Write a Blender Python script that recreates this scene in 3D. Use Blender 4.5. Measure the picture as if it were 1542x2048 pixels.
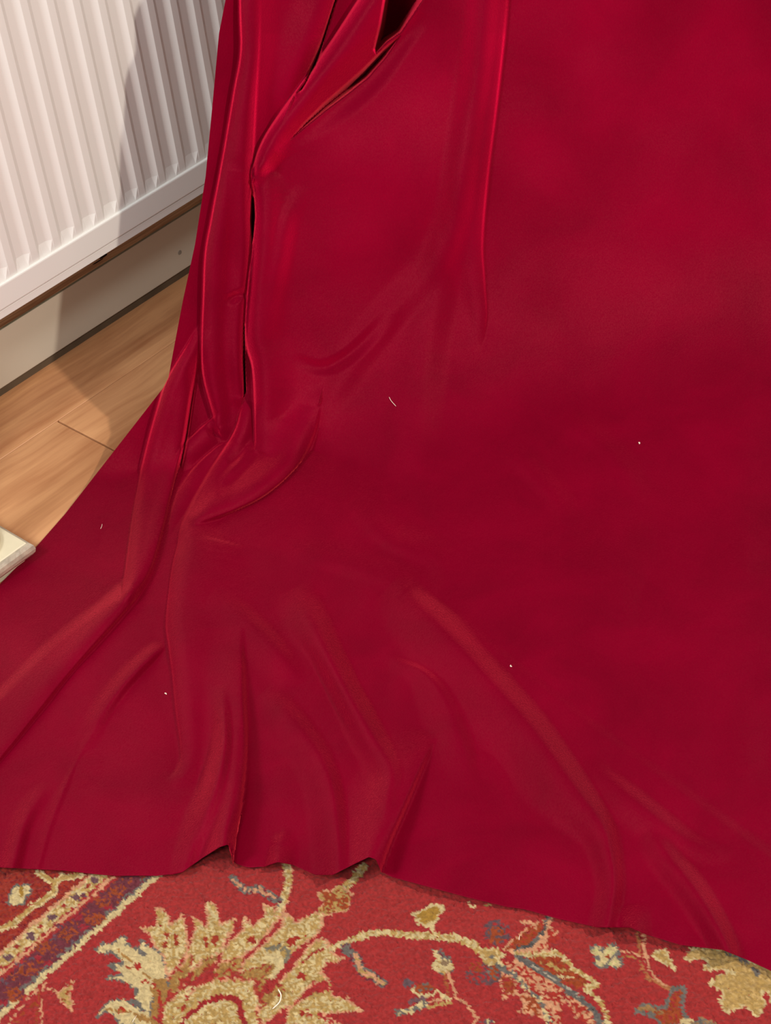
import bpy, bmesh, math, random
import numpy as np
from mathutils import Vector, Matrix

for o in list(bpy.data.objects):
    bpy.data.objects.remove(o)
random.seed(7)
RNG = np.random.default_rng(11)
scene = bpy.context.scene
COL = scene.collection

# ------------------------------------------------------------------ camera
# world frame: X along the wall with the radiator, Y into that wall, Z up, floor at 0
F_PX, YAW, PITCH, ROLL = 3667.5, 0.76693, 0.69569, 0.13180
CAM = np.array([-0.97198, -1.54977, 1.29337])
W_PX, H_PX = 1542, 2048
cp, sp = math.cos(PITCH), math.sin(PITCH)
fwd = np.array([math.sin(YAW) * cp, math.cos(YAW) * cp, -sp])
rgt = np.array([math.cos(YAW), -math.sin(YAW), 0.0])
dwn = np.cross(fwd, rgt)
cr, sr = math.cos(ROLL), math.sin(ROLL)
rgt, dwn = cr * rgt + sr * dwn, -sr * rgt + cr * dwn
cam_d = bpy.data.cameras.new('camera')
cam_d.sensor_fit = 'HORIZONTAL'
cam_d.sensor_width = 36.0
cam_d.lens = F_PX / W_PX * 36.0
cam_d.clip_start = 0.05
cam_o = bpy.data.objects.new('camera', cam_d)
COL.objects.link(cam_o)
cam_o.matrix_world = Matrix((
    (rgt[0], -dwn[0], -fwd[0], CAM[0]),
    (rgt[1], -dwn[1], -fwd[1], CAM[1]),
    (rgt[2], -dwn[2], -fwd[2], CAM[2]),
    (0, 0, 0, 1)))
scene.camera = cam_o

# ------------------------------------------------------------------ light
vs = scene.view_settings
scene.display_settings.display_device = 'sRGB'
vs.view_transform = 'Standard'
vs.look = 'None'
vs.gamma = 1.0
vs.use_curve_mapping = False
vs.exposure = 0.0

world = bpy.data.worlds.new('room_light')
scene.world = world
world.use_nodes = True
bg = world.node_tree.nodes['Background']
bg.inputs['Color'].default_value = (1.0, 0.96, 0.91, 1)
bg.inputs['Strength'].default_value = 0.46


def area_light(name, loc, target, size, power, color):
    d = bpy.data.lights.new(name, 'AREA')
    d.shape = 'DISK'
    d.size = size
    d.energy = power
    d.color = color
    o = bpy.data.objects.new(name, d)
    COL.objects.link(o)
    o.location = loc
    o.rotation_euler = (Vector(target) - Vector(loc)).to_track_quat('-Z', 'Y').to_euler()
    return o


area_light('lamp_right', (0.59, -2.40, 2.18), (0.15, -0.3, 0.2), 0.09, 45.0, (1.0, 0.91, 0.80))
area_light('window_light', (-1.72, -0.28, 1.78), (0.1, -0.4, 0.1), 0.5, 25.0, (0.90, 0.96, 1.0))
area_light('ceiling_lamp', (-1.90, -1.75, 2.30), (0.1, -0.4, 0.1), 0.4, 30.0, (0.97, 0.97, 0.95))

# ------------------------------------------------------------------ helpers


def ray_dirs(u, v):
    a = (np.asarray(u, float) - W_PX / 2) / F_PX
    b = (np.asarray(v, float) - H_PX / 2) / F_PX
    return a[..., None] * rgt + b[..., None] * dwn + fwd


def on_z(u, v, z=0.0):
    d = ray_dirs(u, v)
    t = (z - CAM[2]) / d[..., 2]
    return CAM + d * t[..., None]


def on_y(u, v, y):
    d = ray_dirs(u, v)
    t = (y - CAM[1]) / d[..., 1]
    return CAM + d * t[..., None]


def to_px(P):
    q = np.asarray(P, float) - CAM
    z = q @ fwd
    return W_PX / 2 + F_PX * (q @ rgt) / z, H_PX / 2 + F_PX * (q @ dwn) / z


def smooth(x):
    x = np.clip(x, 0, 1)
    return x * x * (3 - 2 * x)


def lin(c):
    out = []
    for x in c[:3]:
        x = x / 255.0
        out.append(x / 12.92 if x <= 0.04045 else ((x + 0.055) / 1.055) ** 2.4)
    return tuple(out) + (1.0,)


def link(name, me, mat=None, parent=None):
    o = bpy.data.objects.new(name, me)
    COL.objects.link(o)
    if mat and not me.materials:
        me.materials.append(mat)
    if parent is not None:
        o.parent = parent
    return o


def bm_obj(name, bm, mat=None, parent=None, smooth_shade=False):
    bmesh.ops.recalc_face_normals(bm, faces=bm.faces)
    me = bpy.data.meshes.new(name)
    bm.to_mesh(me)
    bm.free()
    if smooth_shade:
        me.polygons.foreach_set('use_smooth', [True] * len(me.polygons))
    return link(name, me, mat, parent)


def add_box(bm, x0, x1, y0, y1, z0, z1, bevel=0.0, segs=2):
    vsx = [bm.verts.new((x, y, z)) for x in (x0, x1) for y in (y0, y1) for z in (z0, z1)]
    fs = [(0, 1, 3, 2), (4, 6, 7, 5), (0, 4, 5, 1), (2, 3, 7, 6), (0, 2, 6, 4), (1, 5, 7, 3)]
    faces = [bm.faces.new([vsx[i] for i in f]) for f in fs]
    if bevel > 0:
        es = list({e for f in faces for e in f.edges})
        bmesh.ops.bevel(bm, geom=es, offset=bevel, segments=segs, profile=0.6, affect='EDGES')


def grid_mesh(name, P, attr=None):
    n, m = P.shape[:2]
    me = bpy.data.meshes.new(name)
    idx = np.arange(n * m).reshape(n, m)
    q = np.stack([idx[:-1, :-1], idx[1:, :-1], idx[1:, 1:], idx[:-1, 1:]], -1).reshape(-1, 4)
    me.vertices.add(n * m)
    me.vertices.foreach_set('co', P.reshape(-1).astype(np.float32))
    me.loops.add(q.size)
    me.loops.foreach_set('vertex_index', q.reshape(-1).astype(np.int32))
    me.polygons.add(len(q))
    me.polygons.foreach_set('loop_start', np.arange(0, q.size, 4, dtype=np.int32))
    me.polygons.foreach_set('use_smooth', np.ones(len(q), bool))
    me.update(calc_edges=True)
    return me


def tag(o, label=None, cat=None, group=None, kind=None):
    for k, v in (('label', label), ('category', cat), ('group', group), ('kind', kind)):
        if v:
            o[k] = v
    return o


# ------------------------------------------------------------------ materials


def new_mat(name):
    m = bpy.data.materials.new(name)
    m.use_nodes = True
    nt = m.node_tree
    return m, nt, nt.nodes['Principled BSDF']


def N(nt, kind, **kw):
    n = nt.nodes.new(kind)
    for k, v in kw.items():
        if k.startswith('i_'):
            n.inputs[k[2:].replace('_', ' ')].default_value = v
        else:
            setattr(n, k, v)
    return n


def simple_mat(name, rgb, rough=0.5, spec=0.5, noise=0.05, scale=30.0, bump=0.0, bump_scale=200.0, coat=0.0):
    m, nt, b = new_mat(name)
    tc = N(nt, 'ShaderNodeTexCoord')
    nz = N(nt, 'ShaderNodeTexNoise', i_Scale=scale, i_Detail=4.0)
    nt.links.new(tc.outputs['Object'], nz.inputs['Vector'])
    ramp = N(nt, 'ShaderNodeValToRGB')
    c = lin(rgb)
    ramp.color_ramp.elements[0].position = 0.3
    ramp.color_ramp.elements[1].position = 0.7
    ramp.color_ramp.elements[0].color = tuple(x * (1 - noise) for x in c[:3]) + (1,)
    ramp.color_ramp.elements[1].color = tuple(min(1, x * (1 + noise)) for x in c[:3]) + (1,)
    nt.links.new(nz.outputs['Fac'], ramp.inputs['Fac'])
    nt.links.new(ramp.outputs['Color'], b.inputs['Base Color'])
    b.inputs['Roughness'].default_value = rough
    b.inputs['Specular IOR Level'].default_value = spec
    b.inputs['Coat Weight'].default_value = coat
    if bump:
        n2 = N(nt, 'ShaderNodeTexNoise', i_Scale=bump_scale, i_Detail=3.0)
        nt.links.new(tc.outputs['Object'], n2.inputs['Vector'])
        bp = N(nt, 'ShaderNodeBump', i_Strength=bump, i_Distance=0.001)
        nt.links.new(n2.outputs['Fac'], bp.inputs['Height'])
        nt.links.new(bp.outputs['Normal'], b.inputs['Normal'])
    return m


def wood_mat(name, dark, light, sx=3.0, sy=60.0, rough=0.4, per_object=True, contrast=1.0):
    """streaky wood grain running along X"""
    m, nt, b = new_mat(name)
    tc = N(nt, 'ShaderNodeTexCoord')
    oi = N(nt, 'ShaderNodeObjectInfo')
    off = N(nt, 'ShaderNodeVectorMath', operation='SCALE')
    comb = N(nt, 'ShaderNodeCombineXYZ')
    for k in range(3):
        nt.links.new(oi.outputs['Random'], comb.inputs[k])
    nt.links.new(comb.outputs[0], off.inputs[0])
    off.inputs['Scale'].default_value = 17.0 if per_object else 0.0
    add = N(nt, 'ShaderNodeVectorMath', operation='ADD')
    nt.links.new(tc.outputs['Object'], add.inputs[0])
    nt.links.new(off.outputs[0], add.inputs[1])
    warp = N(nt, 'ShaderNodeTexNoise', i_Scale=5.0, i_Detail=2.0)
    nt.links.new(add.outputs[0], warp.inputs['Vector'])
    wsc = N(nt, 'ShaderNodeVectorMath', operation='SCALE')
    wsc.inputs['Scale'].default_value = 0.035
    nt.links.new(warp.outputs['Color'], wsc.inputs[0])
    add2 = N(nt, 'ShaderNodeVectorMath', operation='ADD')
    nt.links.new(add.outputs[0], add2.inputs[0])
    nt.links.new(wsc.outputs[0], add2.inputs[1])
    mp = N(nt, 'ShaderNodeMapping')
    mp.inputs['Scale'].default_value = (sx, sy, sy)
    nt.links.new(add2.outputs[0], mp.inputs['Vector'])
    n1 = N(nt, 'ShaderNodeTexNoise', i_Scale=1.0, i_Detail=6.0, i_Roughness=0.6)
    nt.links.new(mp.outputs[0], n1.inputs['Vector'])
    mp2 = N(nt, 'ShaderNodeMapping')
    mp2.inputs['Scale'].default_value = (sx * 3, sy * 5, sy * 5)
    nt.links.new(add2.outputs[0], mp2.inputs['Vector'])
    n2 = N(nt, 'ShaderNodeTexNoise', i_Scale=1.0, i_Detail=3.0)
    nt.links.new(mp2.outputs[0], n2.inputs['Vector'])
    n3 = N(nt, 'ShaderNodeTexNoise', i_Scale=7.0, i_Detail=2.0)
    nt.links.new(add2.outputs[0], n3.inputs['Vector'])
    mx = N(nt, 'ShaderNodeMath', operation='MULTIPLY_ADD')
    nt.links.new(n2.outputs['Fac'], mx.inputs[0])
    mx.inputs[1].default_value = 0.28
    nt.links.new(n1.outputs['Fac'], mx.inputs[2])
    mx2 = N(nt, 'ShaderNodeMath', operation='MULTIPLY_ADD')
    nt.links.new(n3.outputs['Fac'], mx2.inputs[0])
    mx2.inputs[1].default_value = 0.45
    nt.links.new(mx.outputs[0], mx2.inputs[2])
    ramp = N(nt, 'ShaderNodeValToRGB')
    ramp.color_ramp.elements[0].position = 0.87 - 0.24 * contrast
    ramp.color_ramp.elements[1].position = 0.87 + 0.24 * contrast
    ramp.color_ramp.elements[0].color = lin(dark)
    ramp.color_ramp.elements[1].color = lin(light)
    nt.links.new(mx2.outputs[0], ramp.inputs['Fac'])
    hs = N(nt, 'ShaderNodeHueSaturation')
    mr = N(nt, 'ShaderNodeMapRange')
    mr.inputs['To Min'].default_value = 0.93
    mr.inputs['To Max'].default_value = 1.07
    nt.links.new(oi.outputs['Random'], mr.inputs['Value'])
    if per_object:
        nt.links.new(mr.outputs[0], hs.inputs['Value'])
    nt.links.new(ramp.outputs['Color'], hs.inputs['Color'])
    nt.links.new(hs.outputs['Color'], b.inputs['Base Color'])
    b.inputs['Roughness'].default_value = rough
    bp = N(nt, 'ShaderNodeBump', i_Strength=0.15, i_Distance=0.0006)
    nt.links.new(n2.outputs['Fac'], bp.inputs['Height'])
    nt.links.new(bp.outputs['Normal'], b.inputs['Normal'])
    return m


M_RAD = simple_mat('white_radiator_enamel', (228, 225, 219), 0.42, 0.5, 0.012, 9.0)
M_RAIL = M_RAD
M_SKIRT = simple_mat('cream_skirting_paint', (206, 196, 178), 0.5, 0.4, 0.03, 6.0, 0.15, 60)
M_SKIRT_EDGE = simple_mat('grey_green_paint_edge', (150, 146, 124), 0.6, 0.3, 0.1, 60.0)
M_SKIRT_TOP = wood_mat('bare_wood_edge', (176, 118, 78), (240, 196, 150), 4.0, 260.0, 0.65, False, 1.0)
M_GAP = simple_mat('dark_brown_gap_wood', (98, 82, 64), 0.8, 0.2, 0.15, 40.0)
M_KNOT = simple_mat('dark_wood_knot', (44, 26, 20), 0.8, 0.2, 0.2, 80.0)
M_WALL = simple_mat('warm_wall_paint', (205, 195, 182), 0.8, 0.2, 0.03, 5.0)
M_PLANK = wood_mat('oak_laminate', (172, 112, 72), (216, 160, 112), 2.2, 34.0, 0.42, True, 1.0)
M_SUB = simple_mat('underlay_dark', (60, 45, 35), 0.9, 0.1)
M_CREAM = simple_mat('cream_furniture_paint', (216, 206, 176), 0.45, 0.4, 0.05, 30.0, 0.2, 120)
M_SILVER = simple_mat('worn_silver_leaf', (172, 160, 140), 0.45, 0.5, 0.22, 90.0, 0.6, 220)
M_LINT = simple_mat('pale_lint', (240, 225, 205), 0.7, 0.2)
M_DARK = simple_mat('dark_dust', (80, 60, 40), 0.9, 0.1)


def velvet_mat():
    m, nt, b = new_mat('crimson_velvet')
    out = nt.nodes['Material Output']
    tc = N(nt, 'ShaderNodeTexCoord')
    geo = N(nt, 'ShaderNodeNewGeometry')
    # crushed pile: broad soft variation of colour
    n1 = N(nt, 'ShaderNodeTexNoise', i_Scale=9.0, i_Detail=5.0, i_Roughness=0.6, i_Distortion=0.4)
    nt.links.new(tc.outputs['Object'], n1.inputs['Vector'])
    # woven ground: fine streaks
    mp = N(nt, 'ShaderNodeMapping')
    mp.inputs['Scale'].default_value = (640, 640, 380)
    nt.links.new(tc.outputs['Object'], mp.inputs['Vector'])
    n2 = N(nt, 'ShaderNodeTexNoise', i_Scale=1.0, i_Detail=3.0, i_Roughness=0.7)
    nt.links.new(mp.outputs[0], n2.inputs['Vector'])
    ramp = N(nt, 'ShaderNodeValToRGB')
    ramp.color_ramp.elements[0].position = 0.30
    ramp.color_ramp.elements[1].position = 0.72
    ramp.color_ramp.elements[0].color = VELVET_LO
    ramp.color_ramp.elements[1].color = VELVET_HI
    nt.links.new(n1.outputs['Fac'], ramp.inputs['Fac'])
    nt.links.new(ramp.outputs['Color'], b.inputs['Base Color'])
    b.inputs['Roughness'].default_value = 0.48
    b.inputs['Specular IOR Level'].default_value = VELVET_SPEC
    b.inputs['Specular Tint'].default_value = (1.0, 0.14, 0.17, 1)
    bp = N(nt, 'ShaderNodeBump', i_Strength=0.45, i_Distance=0.0010)
    nt.links.new(n2.outputs['Fac'], bp.inputs['Height'])
    nt.links.new(bp.outputs['Normal'], b.inputs['Normal'])
    # the nap leans towards the hem, tail shade mixed in: the sheen sees a normal tilted along it
    nap_shade = N(nt, 'ShaderNodeAttribute', attribute_name='nap_shade')
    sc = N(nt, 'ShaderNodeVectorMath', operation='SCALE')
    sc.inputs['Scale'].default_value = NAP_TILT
    nt.links.new(nap_shade.outputs['Vector'], sc.inputs[0])
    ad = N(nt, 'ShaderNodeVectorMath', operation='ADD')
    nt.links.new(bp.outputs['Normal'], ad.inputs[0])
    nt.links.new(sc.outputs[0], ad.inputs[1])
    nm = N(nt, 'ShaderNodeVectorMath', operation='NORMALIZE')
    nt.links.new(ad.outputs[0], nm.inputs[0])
    sh = N(nt, 'ShaderNodeBsdfSheen')
    sh.inputs['Color'].default_value = VELVET_SHEEN
    sh.inputs['Roughness'].default_value = 0.42
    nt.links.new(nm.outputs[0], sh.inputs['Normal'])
    add = N(nt, 'ShaderNodeAddShader')
    nt.links.new(b.outputs[0], add.inputs[0])
    nt.links.new(sh.outputs[0], add.inputs[1])
    sh2 = N(nt, 'ShaderNodeBsdfSheen')
    # single tufts catch more or less light
    tuft = N(nt, 'ShaderNodeMapRange')
    tuft.inputs['From Min'].default_value = 0.30
    tuft.inputs['From Max'].default_value = 0.70
    tuft.inputs['To Min'].default_value = 0.30
    tuft.inputs['To Max'].default_value = 1.35
    nt.links.new(n2.outputs['Fac'], tuft.inputs['Value'])
    tc2 = N(nt, 'ShaderNodeVectorMath', operation='SCALE')
    tc2.inputs[0].default_value = VELVET_EDGE[:3]
    nt.links.new(tuft.outputs[0], tc2.inputs['Scale'])
    nt.links.new(tc2.outputs[0], sh2.inputs['Color'])
    tsp = N(nt, 'ShaderNodeMath', operation='MULTIPLY')
    nt.links.new(tuft.outputs[0], tsp.inputs[0])
    tsp.inputs[1].default_value = VELVET_SPEC * 1.4
    nt.links.new(tsp.outputs[0], b.inputs['Specular IOR Level'])
    sh2.inputs['Roughness'].default_value = 0.24
    bp2 = N(nt, 'ShaderNodeBump', i_Strength=0.7, i_Distance=0.0012)
    nt.links.new(n2.outputs['Fac'], bp2.inputs['Height'])
    nt.links.new(bp2.outputs['Normal'], sh2.inputs['Normal'])
    add2 = N(nt, 'ShaderNodeAddShader')
    nt.links.new(add.outputs[0], add2.inputs[0])
    nt.links.new(sh2.outputs[0], add2.inputs[1])
    nt.links.new(add2.outputs[0], out.inputs['Surface'])
    return m


VELVET_LO, VELVET_HI = (0.138, 0.0, 0.0102, 1), (0.190, 0.0, 0.0142, 1)
VELVET_SHEEN = (0.90, 0.004, 0.070, 1)
VELVET_EDGE = (0.88, 0.070, 0.085, 1)
VELVET_SPEC = 0.20
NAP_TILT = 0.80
M_VELVET = velvet_mat()


def rug_mat():
    m, nt, b = new_mat('woven_rug_pile')
    at = N(nt, 'ShaderNodeAttribute', attribute_name='knot_colour')
    tc = N(nt, 'ShaderNodeTexCoord')
    n1 = N(nt, 'ShaderNodeTexNoise', i_Scale=420.0, i_Detail=2.0)
    nt.links.new(tc.outputs['Object'], n1.inputs['Vector'])
    mr = N(nt, 'ShaderNodeMapRange')
    mr.inputs['To Min'].default_value = 0.72
    mr.inputs['To Max'].default_value = 1.28
    nt.links.new(n1.outputs['Fac'], mr.inputs['Value'])
    hs = N(nt, 'ShaderNodeHueSaturation')
    nt.links.new(at.outputs['Color'], hs.inputs['Color'])
    nt.links.new(mr.outputs[0], hs.inputs['Value'])
    nt.links.new(hs.outputs['Color'], b.inputs['Base Color'])
    b.inputs['Roughness'].default_value = 0.95
    b.inputs['Specular IOR Level'].default_value = 0.08
    b.inputs['Sheen Weight'].default_value = 0.15
    bp = N(nt, 'ShaderNodeBump', i_Strength=0.5, i_Distance=0.0012)
    nt.links.new(n1.outputs['Fac'], bp.inputs['Height'])
    nt.links.new(bp.outputs['Normal'], b.inputs['Normal'])
    return m


M_RUG = rug_mat()
M_RUG_BASE = simple_mat('rug_red_wool', (139, 39, 38), 0.95, 0.1, 0.25, 300.0, 0.6, 500)

# ------------------------------------------------------------------ setting
Y_SK = 0.105          # front of the skirting
Y_WALL = 0.128
Z_SKB, Z_SKT = 0.012, 0.0862

bm = bmesh.new()
add_box(bm, -2.4, 2.4, Y_WALL, Y_WALL + 0.1, -0.03, 2.4)
wall = bm_obj('wall_left', bm, M_WALL)
tag(wall, 'plain pale wall behind the white radiator', kind='structure')

bm = bmesh.new()
add_box(bm, -2.4, 2.4, -2.6, Y_WALL, -0.03, -0.0085)
floor = bm_obj('floor', bm, M_SUB)
tag(floor, 'oak laminate floor of wide planks beside the skirting', kind='structure')

JX, JY, PW, PL = 0.0055, 0.00886, 0.193, 1.285
row_off = [0.42, 0.0, 0.55, 0.2, 0.75, 0.35, 0.9, 0.1, 0.6, 0.3, 0.8, 0.45, 0.15, 0.65, 0.05]
plank_meshes = {}


def plank(x0, x1, y0, y1):
    key = (round(x1 - x0, 4), round(y1 - y0, 4))
    if key not in plank_meshes:
        b2 = bmesh.new()
        add_box(b2, 0, key[0], 0, key[1], -0.008, 0.0, 0.0007, 1)
        me = bpy.data.meshes.new('plank')
        b2.to_mesh(me)
        b2.free()
        me.materials.append(M_PLANK)
        plank_meshes[key] = me
    o = link('plank', plank_meshes[key], None, floor)
    o.location = (x0, y0, 0)
    return o


g = 0.0006
for r in range(14):
    y1 = JY + PW - r * PW
    y0 = y1 - PW
    y1c = min(y1, Y_SK + 0.012)
    xs = JX + row_off[r] * PL - (0 if r != 1 else 0)
    if r == 1:
        xs = JX
    k0 = math.floor((-2.3 - xs) / PL)
    x = xs + k0 * PL
    while x < 2.3:
        xa, xb = max(x, -2.35), min(x + PL, 2.35)
        if xb - xa > 0.05:
            plank(xa + 0.0011, xb - 0.0011, y0 + g * 0.7, y1c - g * 0.7)
        x += PL

# skirting
bm = bmesh.new()
add_box(bm, -2.4, 2.4, Y_SK, Y_WALL, Z_SKB, Z_SKT, 0.0012, 2)
skirt = bm_obj('baseboard_left', bm, M_SKIRT)
tag(skirt, 'cream painted skirting board with a bare wood top edge', kind='structure')
bm = bmesh.new()
add_box(bm, -2.4, 2.4, Y_SK + 0.0035, Y_WALL, Z_SKT - 0.002, Z_SKT + 0.0008)
tag(bm_obj('top_edge', bm, M_SKIRT_TOP, skirt), 'bare brown wooden top edge')
bm = bmesh.new()
add_box(bm, -2.4, 2.4, Y_SK + 0.0004, Y_SK + 0.0036, Z_SKT - 0.002, Z_SKT + 0.0003)
tag(bm_obj('paint_edge', bm, M_SKIRT_EDGE, skirt), 'grey-green paint line along the top edge')
bm = bmesh.new()
add_box(bm, -2.4, 2.4, Y_SK + 0.0035, Y_WALL, 0.0, Z_SKB)
tag(bm_obj('floor_gap_strip', bm, M_GAP, skirt), 'dark brown strip in the gap under the skirting')
# split knot in the bare edge
kx = on_z(np.array(207.0), np.array(514.0), Z_SKT)
bm = bmesh.new()
for (dx, dy, a, b_) in ((0.0, 0.0, 0.0065, 0.0022), (-0.012, -0.0032, 0.009, 0.001), (0.004, 0.0026, 0.004, 0.0014)):
    vsx = [bm.verts.new((kx[0] + dx + a * math.cos(t), kx[1] + dy + b_ * math.sin(t), Z_SKT + 0.0012))
           for t in np.linspace(0, 2 * math.pi, 14, endpoint=False)]
    f = bm.faces.new(vsx)
    ex = bmesh.ops.extrude_face_region(bm, geom=[f])
    for vv in ex['geom']:
        if isinstance(vv, bmesh.types.BMVert):
            vv.co.z -= 0.001
tag(bm_obj('wood_knot', bm, M_KNOT, skirt), 'dark split knot')
# filled screw hole
sx = on_y(np.array(359.5), np.array(505.0), Y_SK)
bm = bmesh.new()
bmesh.ops.create_cone(bm, cap_ends=True, segments=20, radius1=0.0034, radius2=0.0028, depth=0.0008,
                      matrix=Matrix.Translation((sx[0], Y_SK - 0.0002, sx[2])) @ Matrix.Rotation(math.pi / 2, 4, 'X'))
tag(bm_obj('screw_plug', bm, simple_mat('grey_filler', (150, 142, 130), 0.7, 0.2), skirt), 'small round filled screw hole')

# ------------------------------------------------------------------ radiator
RP = 0.0333
Z_RB, Z_RT, Z_R0, Z_RL = 0.2200, 0.2165, 0.1873, 0.1765
RZ_TOP = 0.72
K0, K1 = -27, 22
rad = bpy.data.objects.new('radiator', None)
COL.objects.link(rad)
rad.location = (0, 0.05, Z_RL)
tag(rad, 'white convector radiator with vertical ribs on the wall above the skirting', 'radiator')
D_R = 0.0042
prof = []
for k in range(K0, K1):
    x = k * RP
    prof += [(x - 0.0105, 0.0), (x - 0.0098, -0.0004), (x - 0.0007, -0.0004), (x, 0.0), (x + 0.0056, D_R - 0.0003),
             (x + 0.0064, D_R), (x + 0.0156, D_R), (x + 0.0166, D_R - 0.0003)]
prof = np.array(prof)
zs = [Z_RT - 0.003, Z_RT + 0.0005, Z_RT + 0.0145, 0.30, 0.45, 0.60, RZ_TOP]
Pm = np.zeros((len(zs), len(prof), 3))
for i, z in enumerate(zs):
    wgt = min(1.0, max(0.0, (z - Z_RT - 0.0005) / 0.014))
    Pm[i, :, 0] = prof[:, 0]
    Pm[i, :, 1] = prof[:, 1] * (wgt if True else 1)
    Pm[i, :, 2] = z
me = grid_mesh('ribbed_panel', Pm)
me.materials.append(M_RAD)
me.polygons.foreach_set('use_smooth', np.zeros(len(me.polygons), bool))


def rad_part(name, me_or_bm, mat):
    if isinstance(me_or_bm, bmesh.types.BMesh):
        o = bm_obj(name, me_or_bm, mat)
    else:
        o = link(name, me_or_bm, mat)
    o.parent = rad
    o.matrix_parent_inverse = Matrix.Translation(rad.location).inverted()
    return o


rad_part('ribbed_panel', me, M_RAD)
XA, XB = K0 * RP - 0.02, (K1 - 1) * RP + 0.03
bm = bmesh.new()
add_box(bm, XA, XB, -0.0035, 0.012, Z_R0, Z_RT, 0.0016, 2)
rad_part('bottom_rail', bm, M_RAIL)
bm = bmesh.new()
add_box(bm, XA, XB, -0.0022, 0.012, Z_RL, Z_R0 - 0.0009, 0.0008, 2)
rad_part('bottom_lip', bm, M_RAIL)
bm = bmesh.new()
add_box(bm, XA, XB, -0.003, 0.012, RZ_TOP - 0.003, RZ_TOP + 0.03, 0.002, 2)
rad_part('top_rail', bm, M_RAIL)
bm = bmesh.new()
add_box(bm, XA, XB, 0.012, 0.07, 0.205, RZ_TOP + 0.025, 0.002, 1)
rad_part('convector_core', bm, M_RAD)
for bx in (XA + 0.15, 0.0, XB - 0.15):
    bm = bmesh.new()
    add_box(bm, bx - 0.02, bx + 0.02, 0.068, Y_WALL, 0.26, 0.66)
    rad_part('bracket', bm, M_RAD)
for s, xe in ((-1, XA), (1, XB)):
    bm = bmesh.new()
    add_box(bm, xe - 0.002, xe + 0.002, -0.002, 0.075, Z_R0, RZ_TOP + 0.03, 0.001, 1)
    rad_part('side_panel', bm, M_RAD)

# ------------------------------------------------------------------ rug
RUG_Z = 0.011
Y_RUG_EDGE = -0.36
NQ = np.array([-0.6937, -0.7203])     # floor direction towards the camera
NE = np.array([0.7203, -0.6937])      # floor direction to the right

C_RED, C_DRED = (186, 54, 54), (150, 38, 42)
C_GOLD, C_TAN, C_CREAM = (206, 164, 98), (186, 134, 74), (238, 208, 154)
C_PINK, C_GREY, C_PURP, C_RUST = (236, 168, 128), (128, 118, 112), (128, 56, 68), (178, 78, 42)
C_OLIVE = (190, 142, 62)

# knots of the visible piece of rug, in wall-aligned rows
KS = 0.0021
kx0, kx1, ky0, ky1 = -0.92, 0.30, -1.46, -0.36
nkx, nky = int((kx1 - kx0) / KS), int((ky1 - ky0) / KS)
KX, KY = np.meshgrid(kx0 + (np.arange(nkx) + .5) * KS, ky0 + (np.arange(nky) + .5) * KS, indexing='ij')
KX = KX + RNG.normal(0, KS * 0.25, KX.shape)
KY = KY + RNG.normal(0, KS * 0.25, KY.shape)
pu, pv = to_px(np.stack([KX, KY, np.full(KX.shape, RUG_Z)], -1))
ruv = np.stack([pu, pv], -1)
kc = np.zeros(KX.shape + (3,))
kc[:] = lin(C_RED)[:3]
rnd = RNG.random(KX.shape)


def setc(mask, c):
    kc[mask] = lin(c)[:3]


class T:
    def __init__(s, ox, oy, sc):
        s.ox, s.oy, s.sc = ox, oy, sc

    def p(s, pts):
        return np.array([(s.ox + x / s.sc, s.oy + y / s.sc) for x, y in pts])

    def box(s, P, pad):
        return np.where((pu > P[:, 0].min() - pad) & (pu < P[:, 0].max() + pad) &
                        (pv > P[:, 1].min() - pad) & (pv < P[:, 1].max() + pad))

    def dist(s, P, idx):
        x, y = pu[idx], pv[idx]
        d = np.full(x.shape, 1e9)
        for (ax, ay), (bx_, by_) in zip(P[:-1], P[1:]):
            ex, ey = bx_ - ax, by_ - ay
            t = np.clip(((x - ax) * ex + (y - ay) * ey) / (ex * ex + ey * ey + 1e-9), 0, 1)
            d = np.minimum(d, np.hypot(x - ax - t * ex, y - ay - t * ey))
        return d

    def line(s, pts, w, c, mix=None, frac=0.0):
        P = s.p(pts)
        r = w / s.sc / 2
        i = s.box(P, r + 1)
        m = s.dist(P, i) < r
        sel = (i[0][m], i[1][m])
        kc[sel] = lin(c)[:3]
        if mix:
            mm = rnd[sel] < frac
            kc[(sel[0][mm], sel[1][mm])] = lin(mix)[:3]

    def poly(s, pts, c, out=None, ow=14, mix=None, frac=0.0):
        P = s.p(pts)
        i = s.box(P, 1)
        x, y = pu[i], pv[i]
        ins = np.zeros(x.shape, bool)
        Q = np.roll(P, -1, 0)
        for (ax, ay), (bx_, by_) in zip(P, Q):
            cnd = (ay > y) != (by_ > y)
            with np.errstate(divide='ignore', invalid='ignore'):
                ins ^= cnd & (x < (bx_ - ax) * (y - ay) / (by_ - ay + 1e-12) + ax)
        sel = (i[0][ins], i[1][ins])
        kc[sel] = lin(c)[:3]
        if mix:
            mm = rnd[sel] < frac
            kc[(sel[0][mm], sel[1][mm])] = lin(mix)[:3]
        if out:
            s.line(list(pts) + [pts[0]], ow, out)

    def ell(s, c0, rx, ry, c, mix=None, frac=0.0):
        s.poly([(c0[0] + rx * math.cos(a), c0[1] + ry * math.sin(a)) for a in np.linspace(0, 6.283, 16, endpoint=False)], c,
               None, 0, mix, frac)

    def wy(s, x, y):
        return on_z(np.array(s.ox + x / s.sc), np.array(s.oy + y / s.sc), RUG_Z)[1]


A, B, Cc, D, E_, F_ = T(0, 1730, 3.855), T(180, 1780, 5.14), T(460, 1730, 3.855), T(800, 1780, 4.535), T(960, 1800, 4.535), T(1150, 1850, 3.934)
yw = KY + 0.0012 * np.sin(KX * 260) * RNG.random(KX.shape)


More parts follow.
